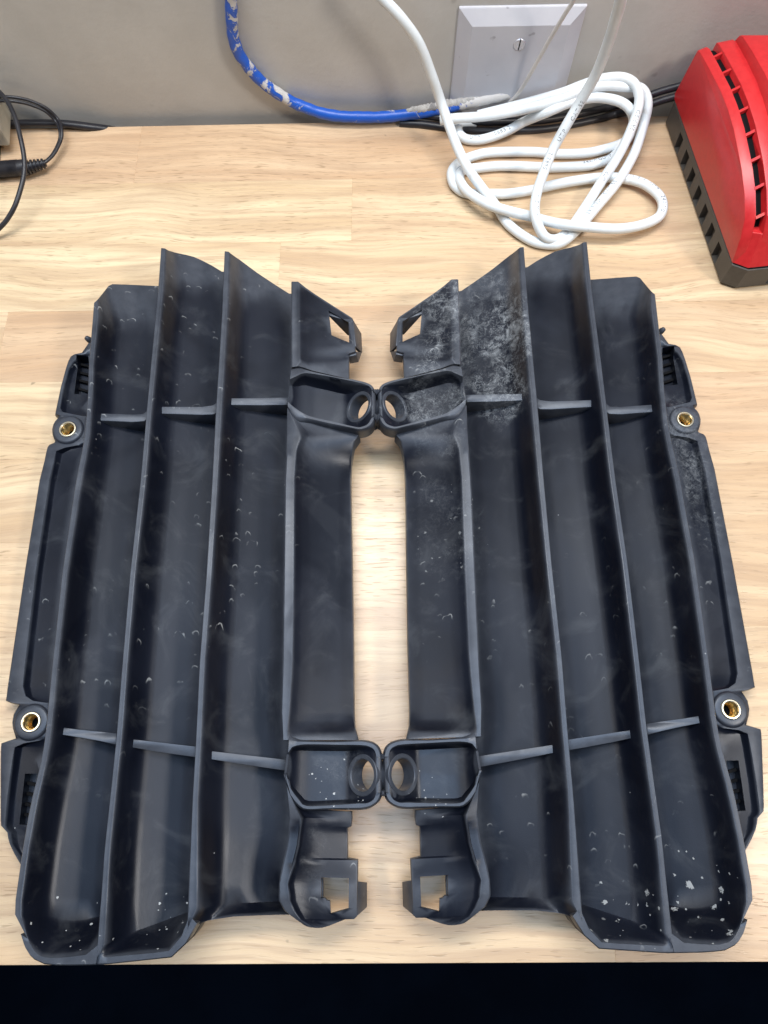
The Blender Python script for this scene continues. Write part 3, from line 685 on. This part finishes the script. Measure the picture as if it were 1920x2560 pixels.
S2 = [(1195, 288, 0, 381), (1300, 262, 0, 381), (1400, 234, 0, 382), (1450, 215, 0, 383), (1491, 201, 0, 384), (1528, 194, 0, 384), (1560, 195, 0, 383.5), (1585, 209, 0, 380), (1597, 236, 0, 375), (1596, 266, 0, 370), (1582, 312, 0, 362), (1560, 362, 13), (1535, 407, 10), (1505, 452, 9), (1470, 507, 7), (1437, 556, 4), (1418, 580, 3), (1392, 598, 4), (1365, 594, 7), (1346, 565, 11), (1337, 525, 15), (1343, 480, 18), (1360, 430, 21), (1382, 375, 26), (1412, 320, 35), (1450, 255, 46), (1490, 185, 62), (1521, 105, 82), (1541, 40, 98), (1552, 0, 108), (1566, -60, 122)]
S3 = [(1190, 306, 3.2), (1150, 312, 3.2), (1146, 330, 3.2), (1163, 347, 3), (1196, 350, 3), (1234, 341, 4), (1273, 325, 5), (1311, 304, 6), (1369, 280, 0, 372), (1421, 258, 0, 375), (1475, 245, 0, 377), (1516, 246, 0, 377), (1555, 257, 0, 375), (1578, 279, 0, 371), (1583, 310, 7), (1572, 345, 3.5), (1544, 363, 3), (1500, 376, 3), (1462, 383, 3), (1400, 385, 3), (1331, 380, 3), (1234, 381, 3), (1188, 389, 3), (1150, 405, 3), (1131, 425, 3), (1129, 446, 3), (1140, 468, 3), (1170, 484, 3), (1227, 485, 3), (1273, 484, 3), (1331, 475, 3.5), (1360, 468, 4), (1421, 455, 4.5), (1503, 444, 4.5), (1555, 446, 5), (1606, 458, 6), (1644, 485, 6), (1657, 513, 6), (1647, 542, 6), (1606, 562, 7), (1544, 572, 9), (1462, 567, 10.5), (1401, 560, 10), (1360, 551, 8.5), (1331, 542, 7.5), (1292, 533, 9), (1254, 523, 10.5), (1225, 513, 11), (1196, 498, 10), (1167, 477, 8), (1151, 454, 6), (1150, 434, 4), (1163, 424, 3.5), (1188, 421, 3), (1254, 415, 3), (1350, 418, 3), (1380, 419, 3), (1462, 415, 3), (1503, 406, 3), (1528, 396, 3), (1550, 376, 3)]
net = thing("network_cable", (110, 330, 0), "white network cable coiled loosely in front of the blank wall plate", "cable")
paths = [path(s, 9) for s in (S1, S2, S3)]
mesh_obj("sheath", *merge(*[tube(p, R_C, 16) for p in paths]), M_CABLE, net, 60)
def printing(pth, s0, txt, size, flip=False, roll=0.0, gap=0.0):
    """ink lettering wrapped on the cable's upper side, starting s0 of the way along the path"""
    cu = bpy.data.curves.new("ink", 'FONT'); cu.body = txt; cu.size = size; cu.space_character = 1.2; cu.resolution_u = 2
    to = bpy.data.objects.new("ink", cu); COL.objects.link(to); dg = bpy.context.evaluated_depsgraph_get(); dg.update()
    me = bpy.data.meshes.new_from_object(to.evaluated_get(dg)); V0 = [v.co.copy() for v in me.vertices]; F0 = [tuple(p.vertices) for p in me.polygons]
    bpy.data.objects.remove(to); bpy.data.meshes.remove(me)
    L = [0]
    for a, b in zip(pth, pth[1:]): L.append(L[-1] + (b - a).length)
    st = L[-1] * s0; out = []
    for v in V0:
        s = st + (-v.x if flip else v.x); y = (v.y - size * 0.36) * (-1 if flip else 1)
        s = max(0, min(L[-1] - 1e-4, s)); j = max(i for i in range(len(L) - 1) if L[i] <= s)
        t, u, b = frame_at(pth, j); p = pth[j].lerp(pth[j + 1], (s - L[j]) / max(1e-6, L[j + 1] - L[j]))
        t2, u2, b2 = frame_at(pth, j + 1); k = (s - L[j]) / max(1e-6, L[j + 1] - L[j]); u = u.lerp(u2, k); b = b.lerp(b2, k)
        a = y / R_C + roll; out.append(p + (u * math.cos(a) - b * math.sin(a)) * (R_C * 1.012))
    return out, F0
def s_of(pth, px, py):
    best = min(range(len(pth)), key=lambda i: (proj(pth[i]) - Vector((px, py))).length); L = [0]
    for a, b in zip(pth, pth[1:]): L.append(L[-1] + (b - a).length)
    return L[best] / L[-1]
def proj(p):
    q = p - EYE; dd = q.dot(FW); return Vector((960 + F * q.x / dd, 1280 - F * q.dot(UP) / dd))
ink = []
for pi, px, py, txt, flip, roll in ((1, 1336, 545, "TIA/EIA", False, -0.05), (1, 1362, 428, "568B.2", False, 0.0), (1, 1397, 352, "UTP", False, -0.3), (1, 1426, 300, "CAT.5E", False, -0.55),
                                    (2, 1172, 350, "UTP", False, -0.2), (2, 1232, 342, "568B.2", False, -0.2), (2, 1560, 447, "TIA/EIA", False, 0.1), (2, 1622, 466, "UTP", False, 0.0), (2, 1651, 498, "24AWG", False, 0.0),
                                    (1, 1572, 338, "VERIFIED", True, 0.2), (1, 1500, 460, "UTP", True, 0.2), (0, 1465, 552, "VERIFIED", False, 0.4), (0, 1510, 498, "CAT.5E", False, 0.4),
                                    (2, 1455, 415, "24AWG", False, 0.2), (2, 1504, 406, "UTP", False, 0.2)):
    ink.append(printing(paths[pi], s_of(paths[pi], px, py), txt, 3.2, flip, roll))
for q in ink: mesh_obj("lettering", *q, M_INK, net, 0)

# ------------------------------------------------------------------ cables along the wall
def wpath(rows, n=8): return catmull([PW(x, y, Y) for x, y, Y in rows], n)
bl = [(574, -60, 384), (577, 0, 384), (580, 60, 384), (584, 96, 384), (598, 135, 384), (620, 166, 384), (648, 198, 384), (685, 227, 384), (733, 256, 384), (769, 271, 383), (805, 283, 382), (853, 291, 381), (926, 293, 381), (972, 291, 382), (1045, 283, 383), (1117, 269, 385), (1189, 253, 386.5), (1250, 240, 388), (1272, 234, 390)]
bp = wpath(bl)
blue = thing("blue_cable", (-30, 383, 0), "blue cable flaked with grey paint, running down the wall and along its foot", "cable")
def rough_r(t): return 3.25 + 0.10 * math.sin(t * 190) + 0.08 * math.sin(t * 77 + 1)
bp = resample(bp, 180)
mesh_obj("sheath", *tube(bp, rough_r, 14), M_BLUE, blue, 60)
cr = resample(wpath([(1015, 279, 383), (1045, 274, 383), (1080, 268, 384), (1117, 261, 385), (1160, 253, 386), (1205, 243, 387), (1240, 235, 387.5), (1266, 231, 388)]), 120)
rr = random.Random(3); lump = [rr.uniform(-1, 1) for _ in range(200)]
v, f = tube(cr, 1.0, 12)
v2 = []
for i in range(len(cr)):
    for k in range(12):
        p = v[i * 12 + k]; c_ = cr[i]; s = i / (len(cr) - 1)
        n_ = 0.55 * lump[(i // 2 * 7 + k // 2 * 13) % 200] + 0.35 * lump[(i * 3 + k * 29) % 200]
        v2.append(c_ + (p - c_) * (2.5 * (0.35 + 0.65 * math.sin(math.pi * min(1, s * 1.15 + 0.06)) ** 0.5) + 0.7 * n_))
mesh_obj("paint_crust", v2, f, M_CRUST, blue, 60)
# dark grommet hole where it enters the wall
c_ = PW(1283, 237, wall_y(72)); 
v, f = prism([(c_.x - 7, c_.y - 1.9, c_.z - 6), (c_.x + 7.5, c_.y - 1.9, c_.z - 6), (c_.x + 7.5, c_.y - 0.2, c_.z - 6), (c_.x - 7, c_.y - 0.2, c_.z - 6)], [(c_.x - 6, c_.y - 1.9, c_.z + 2.2), (c_.x + 9, c_.y - 1.9, c_.z + 2.6), (c_.x + 9, c_.y - 0.2, c_.z + 2.6), (c_.x - 6, c_.y - 0.2, c_.z + 2.2)])
mesh_obj("hole_liner", v, f, M_VOID, blue, 0)
wp = resample(wpath([(1452, -60, 368), (1434, 0, 371), (1415, 31, 373), (1376, 96, 377), (1328, 181, 381), (1304, 222, 384), (1285, 246, 386), (1272, 256, 387)]), 60)
tag(mesh_obj("thin_wire", *tube(wp, 1.15, 12), M_WIRE, None, 60), "thin ivory wire slanting down in front of the wall plate", "wire")

# blank wall plate with one slotted screw
px0, px1, pz1 = 40.6, 110.4, 67.3
plate = thing("wall_plate", (75.5, wall_y(75), 10), "blank white wall plate with a slotted screw behind the cables", "wall plate")
def slab(x0, x1, z0, z1, t0, t1, ins):
    lo = [Vector((x, wall_y(x) - t0, z)) for x, z in ((x0, z0), (x1, z0), (x1, z1), (x0, z1))]
    hi = [Vector((x, wall_y(x) - t1, z)) for x, z in ((x0 + ins, z0 + ins), (x1 - ins, z0 + ins), (x1 - ins, z1 - ins), (x0 + ins, z1 - ins))]
    mid = [Vector((p.x, p.y - 1.6, p.z)) for p in lo]
    return rings([lo, mid, hi])
mesh_obj("cover", *slab(px0, px1, pz1 - 114, pz1, -0.5, 5.2, 8.0), M_PLATE, plate, 0, [BEV(0.6)])
sc = Vector((76.3, wall_y(76.3) - 5.2, 48.6))
s_o = mesh_obj("screw", *lathe(sc, (0, -1, 0), [(3.5, -1.0), (3.5, 0.1), (3.1, 0.55), (0.01, 0.7)], 32), M_STEEL, plate, 50)
c_ = mesh_obj("cutter", *prism([sc + Vector(q) for q in ((-0.55, -2, -6), (0.15, -2, -6), (0.15, -0.15, -6), (-0.55, -0.15, -6))], [sc + Vector(q) for q in ((-0.05, -2, 6), (0.65, -2, 6), (0.65, -0.15, 6), (-0.05, -0.15, 6))]), M_VOID, plate, 0)
cut(s_o, [c_])
mesh_obj("slot", *prism([sc + Vector(q) for q in ((-0.55, -0.25, -3.0), (0.15, -0.25, -3.0), (0.15, 0.1, -3.0), (-0.55, 0.1, -3.0))], [sc + Vector(q) for q in ((-0.05, -0.25, 3.0), (0.65, -0.25, 3.0), (0.65, 0.1, 3.0), (-0.05, 0.1, 3.0))]), M_VOID, s_o, 0)

# black cords
def twin(pth, r, sep):
    a, b = [], []
    for i, p in enumerate(pth):
        t, u, bb = frame_at(pth, i); a.append(p + bb * sep * 0.5 + u * sep * 0.35); b.append(p - bb * sep * 0.5 - u * sep * 0.35)
    return merge(tube(a, r, 12), tube(b, r, 12))
pc = [PW(1720, 222, 388), PW(1660, 238, 386), PW(1625, 250, 384), PW(1590, 262, 382)] + [P(x, y, z) for x, y, z in ((1544, 274, 3), (1500, 285, 3), (1440, 298, 3), (1380, 309, 3), (1330, 314, 3), (1260, 316, 3), (1200, 316, 3), (1130, 310, 3), (1060, 300, 3), (1000, 297, 2.6))]
tag(mesh_obj("power_cord", *twin(resample(catmull(pc), 110), 2.2, 4.2), M_BLACK, None, 60), "black twin power cord running behind the white coil to the red charger", "cord")
pc = [P(x, y, z) for x, y, z in ((-90, 309, 3), (11, 309, 3), (70, 308, 3), (133, 308, 3), (180, 311, 2.5), (220, 316, 1), (260, 321, -2), (300, 327, -6))]
tag(mesh_obj("power_cord", *twin(resample(catmull(pc), 60), 1.9, 3.4), M_BLACK, None, 60), "black twin cord lying against the foot of the wall, slipping behind the bench", "cord")
ad = thing("adapter_cord", (P(60, 420).x, P(60, 420).y, 0), "thin black cord curling to a ribbed plug on the bench", "cord")
c1 = [P(x, y, z) for x, y, z in ((100, 411, 6), (112, 406, 6), (133, 386, 6), (150, 352, 7), (152, 326, 9), (142, 301, 9))] + [PW(114, 274, 376), PW(76, 257, 376), PW(47, 250, 375), PW(15, 247, 374), PW(-40, 250, 373), PW(-90, 258, 372)]
mesh_obj("lead", *twin(resample(catmull(c1), 90), 0.95, 1.7), M_BLACK, ad, 60)
a, b = P(-70, 428, 6), P(70, 418, 6); ax = (b - a).normalized()
e = P(114, 408, 6); ln = (b - a).length; l2 = (e - b).length
prof = [(0.01, 0), (4.4, 0), (4.6, 1)]
for k in range(24): prof += [(4.6, ln * 0.45 + k * 0.55), (4.35, ln * 0.45 + k * 0.55 + 0.27)]
prof += [(4.5, ln * 0.95), (4.0, ln), (0.01, ln)]
mesh_obj("plug_body", *lathe(a, ax, sorted(prof, key=lambda q: q[1]), 24), M_BLACK, ad, 30)
ax2 = (e - b).normalized(); prof = [(3.2, -0.5)]
for k in range(5): prof += [(3.9 - k * 0.25, k * l2 / 5 + 0.2), (3.9 - k * 0.25, k * l2 / 5 + l2 * 0.11), (2.6 - k * 0.2, k * l2 / 5 + l2 * 0.12), (2.6 - k * 0.2, (k + 1) * l2 / 5 + 0.1)]
prof += [(2.2, l2), (0.01, l2)]
mesh_obj("strain_relief", *lathe(b, ax2, prof, 20), M_BLACK, ad, 30)
c2 = [P(x, y, z) for x, y, z in ((-60, 190, 30), (-20, 215, 32), (2, 234, 33), (19, 255, 33), (38, 295, 31), (51, 344, 28), (60, 392, 24), (60.5, 430, 21), (53, 467, 18), (38, 513, 14), (19, 547, 10), (0, 569, 7), (-30, 595, 3), (-70, 610, 2))]
tag(mesh_obj("loose_cord", *tube(resample(catmull(c2), 80), 1.35, 12), M_BLACK, None, 60), "single black cord arching over the ribbed plug at the bench's edge of view", "cord")
# pale box just entering the frame
q = [P(-130, 395, 0), P(8, 392, 0), P(12, 300, 0), P(-130, 298, 0)]
bx = thing("beige_box", (q[0].x, q[0].y, 0), "beige box with a dark base, only its edge in view behind the arching cord", "box")
q2 = [p.copy() for p in q]
mesh_obj("shell", *prism([Vector((p.x + 7, p.y + 2, 6)) for p in q2], [Vector((p.x + 8.5, p.y, 24)) for p in q2]), M_BEIGE, bx, 0, [BEV(1.2)])
mesh_obj("base", *prism([Vector((p.x - 1, p.y - 3, 0.1)) for p in q2], [Vector((p.x - 1.4, p.y - 3, 6)) for p in q2]), M_BLACK, bx, 0, [BEV(0.5)])

# ------------------------------------------------------------------ red battery charger
A0 = P(1661, 310, 0); B0 = P(1798, 711, 0); C0 = P(1835, 725, 0)
La = (A0 - B0).length; ua = (A0 - B0).normalized(); ub = Vector((ua.y, -ua.x, 0))
def L(a, b, z): return B0 + ua * a + ub * b + Vector((0, 0, z))
chg = thing("battery_charger", tuple(L(60, 50, 0)), "red battery charger with a charcoal slotted base near the wall", "charger")
WD = 130.0; ZS = 16.8
# charcoal base: slightly tapering tub with chamfered corners
def tub(z, g): return [L(0 - g + 0.0, 0 - g, z), L(-4.5 - g, 7.5 - g, z), L(-4.5 - g, WD, z), L(La + g, WD, z), L(La + g, 0 - g, z)]
# bottom edge recedes a little behind the slots
base_o = mesh_obj("base", *rings([tub(0.2, -0.8), tub(2.0, 0.0), tub(ZS - 0.4, 0.0)]), M_CHAR, chg, 0, [BEV(0.5)])
cs = []
for k in range(7):
    a0 = 12.5 + k * 13.6
    qs = [L(a0, -4, 1.6), L(a0 + 6.4, -4, 1.6), L(a0 + 6.4, 3.6, 1.6), L(a0, 3.6, 1.6)]; qh = [L(a0 + 1.0, -4, 12.2), L(a0 + 7.4, -4, 12.2), L(a0 + 7.4, 3.6, 12.2), L(a0 + 1.0, 3.6, 12.2)]
    cs.append(mesh_obj("cutter", *prism(qs, qh), M_VOID, chg, 0))
for k in range(3):
    qs = [L(-12, 24 + k * 15, 2.8), L(4, 24 + k * 15, 2.8), L(4, 30 + k * 15, 2.8), L(-12, 30 + k * 15, 2.8)]
    cs.append(mesh_obj("cutter", *prism(qs, [p + Vector((0, 0, 9)) for p in qs]), M_VOID, chg, 0))
cut(base_o, cs, 0)
mesh_obj("seam", *rings([[p for p in tub(ZS - 0.45, -0.7)], [p for p in tub(ZS + 0.3, -0.7)]]), M_VOID, chg, 0)
# red shell: side profile (distance along, height) as seen in the photo
PR = [(1.1, ZS), (6.3, 29.8), (11.8, 38.2), (22.3, 44.4), (34, 48.6), (43.2, 51.0), (57.3, 53.9), (69.7, 55.1), (82.9, 55.0), (100.7, 53.2), (117.5, 50.9), (120.4, 49.6), (124.8, ZS)]
def profile(da, dz):
    return [(a + da * (1 if a < 60 else -0.3), z + (dz if z > ZS + 1 else 0)) for a, z in PR]
def layer(b0, b1, p0, p1=None):
    p1 = p1 or p0
    return rings([[L(a, b0, z) for a, z in p0], [L(a, b1, z) for a, z in p1]])
side = layer(0.0, 5.0, PR, profile(-1.6, 1.5))
# deck below the vents
mesh_obj("side_panel", *side, M_RED, chg, 25, [BEV(0.5)])
mesh_obj("vent_floor", *layer(5.0, 9.6, profile(1.5, -0.7)), M_VOID, chg, 25)
bars = []
top_line_ = profile(-1.6, 1.5)[1:12]; tl = [Vector((a, z, 0)) for a, z in top_line_]
for k in range(8):
    g0, g1 = at_frac(tl, 0.09 + 0.118 * k), at_frac(tl, 0.10 + 0.118 * k)
    (a0, z0), (a1, z1) = (g0.x, g0.y), (g1.x, g1.y); a, z = a0, z0
    tn = Vector((a1 - a0, z1 - z0)).normalized(); nn = Vector((-tn.y, tn.x))
    pts = [(a - tn.x * 0.75, z - tn.y * 0.75), (a + tn.x * 0.75, z + tn.y * 0.75)]; pts += [(p[0] - nn.x * 5, p[1] - nn.y * 5) for p in reversed(pts)]
    o = mesh_obj("vent_bar", *rings([[L(p[0] - 0.8, 4.6, p[1] - 0.25) for p in pts], [L(p[0] + 0.8, 9.9, p[1] + 0.8) for p in pts]]), M_RED, chg, 0)
p2 = profile(-2.2, 3.2); p3 = profile(-2.8, 4.2)
mesh_obj("ridge", *layer(9.6, 19.0, p2, p3), M_RED, chg, 25, [BEV(0.6)])
def splay(b0, b1, bend, prof, prof1=None):            # a layer whose near side runs askew, wider at the back
    bb = lambda a: b0 + bend * a / La
    pr1 = prof1 or prof
    return rings([[L(a, bb(a), z) for a, z in prof], [L(a, b1, z) for a, z in pr1]])
p4 = [(a + (6 if a < 60 else -7), z + (10.5 if z > ZS + 1 else 0)) for a, z in PR]
p5 = [(a * 0.95 + 3.5, z + (9.0 if z > ZS + 1 else 0)) for a, z in PR]
mesh_obj("ridge", *splay(13.6, 19.5, 5.2, [(a - 0.4, z) for a, z in profile(-1, 2.0)], p5), M_RED, chg, 25, [BEV(0.6)])
mesh_obj("ridge", *layer(19.5, 40.0, p5, p4), M_RED, chg, 25, [BEV(0.8)])
mesh_obj("channel", *layer(40.0, 44.5, profile(0, 5.0)), M_RED, chg, 25)
mesh_obj("ridge", *layer(44.5, WD, p4), M_RED, chg, 25, [BEV(0.8)])
front_ = [L(1.1, 0.2, ZS), L(-3.6, 7.6, ZS), L(-3.6, WD, ZS), L(6, WD, ZS), L(6, 0.2, ZS)]
fh = [L(7.5, 3.2, 33), L(5.0, 9.0, 34), L(5.0, WD, 34), L(14, WD, 34), L(14, 3.2, 33)]
mesh_obj("nose", *rings([front_, fh]), M_RED, chg, 0, [BEV(0.5)])
lb = [L(0.9, 24, 24), L(0.9, 60, 24), L(4.3, 60, 32), L(4.3, 24, 32)]
mesh_obj("label_plate", *rings([lb, [p - ua * 0.9 + Vector((0, 0, 0.3)) for p in lb]]), M_LABEL, chg, 0)
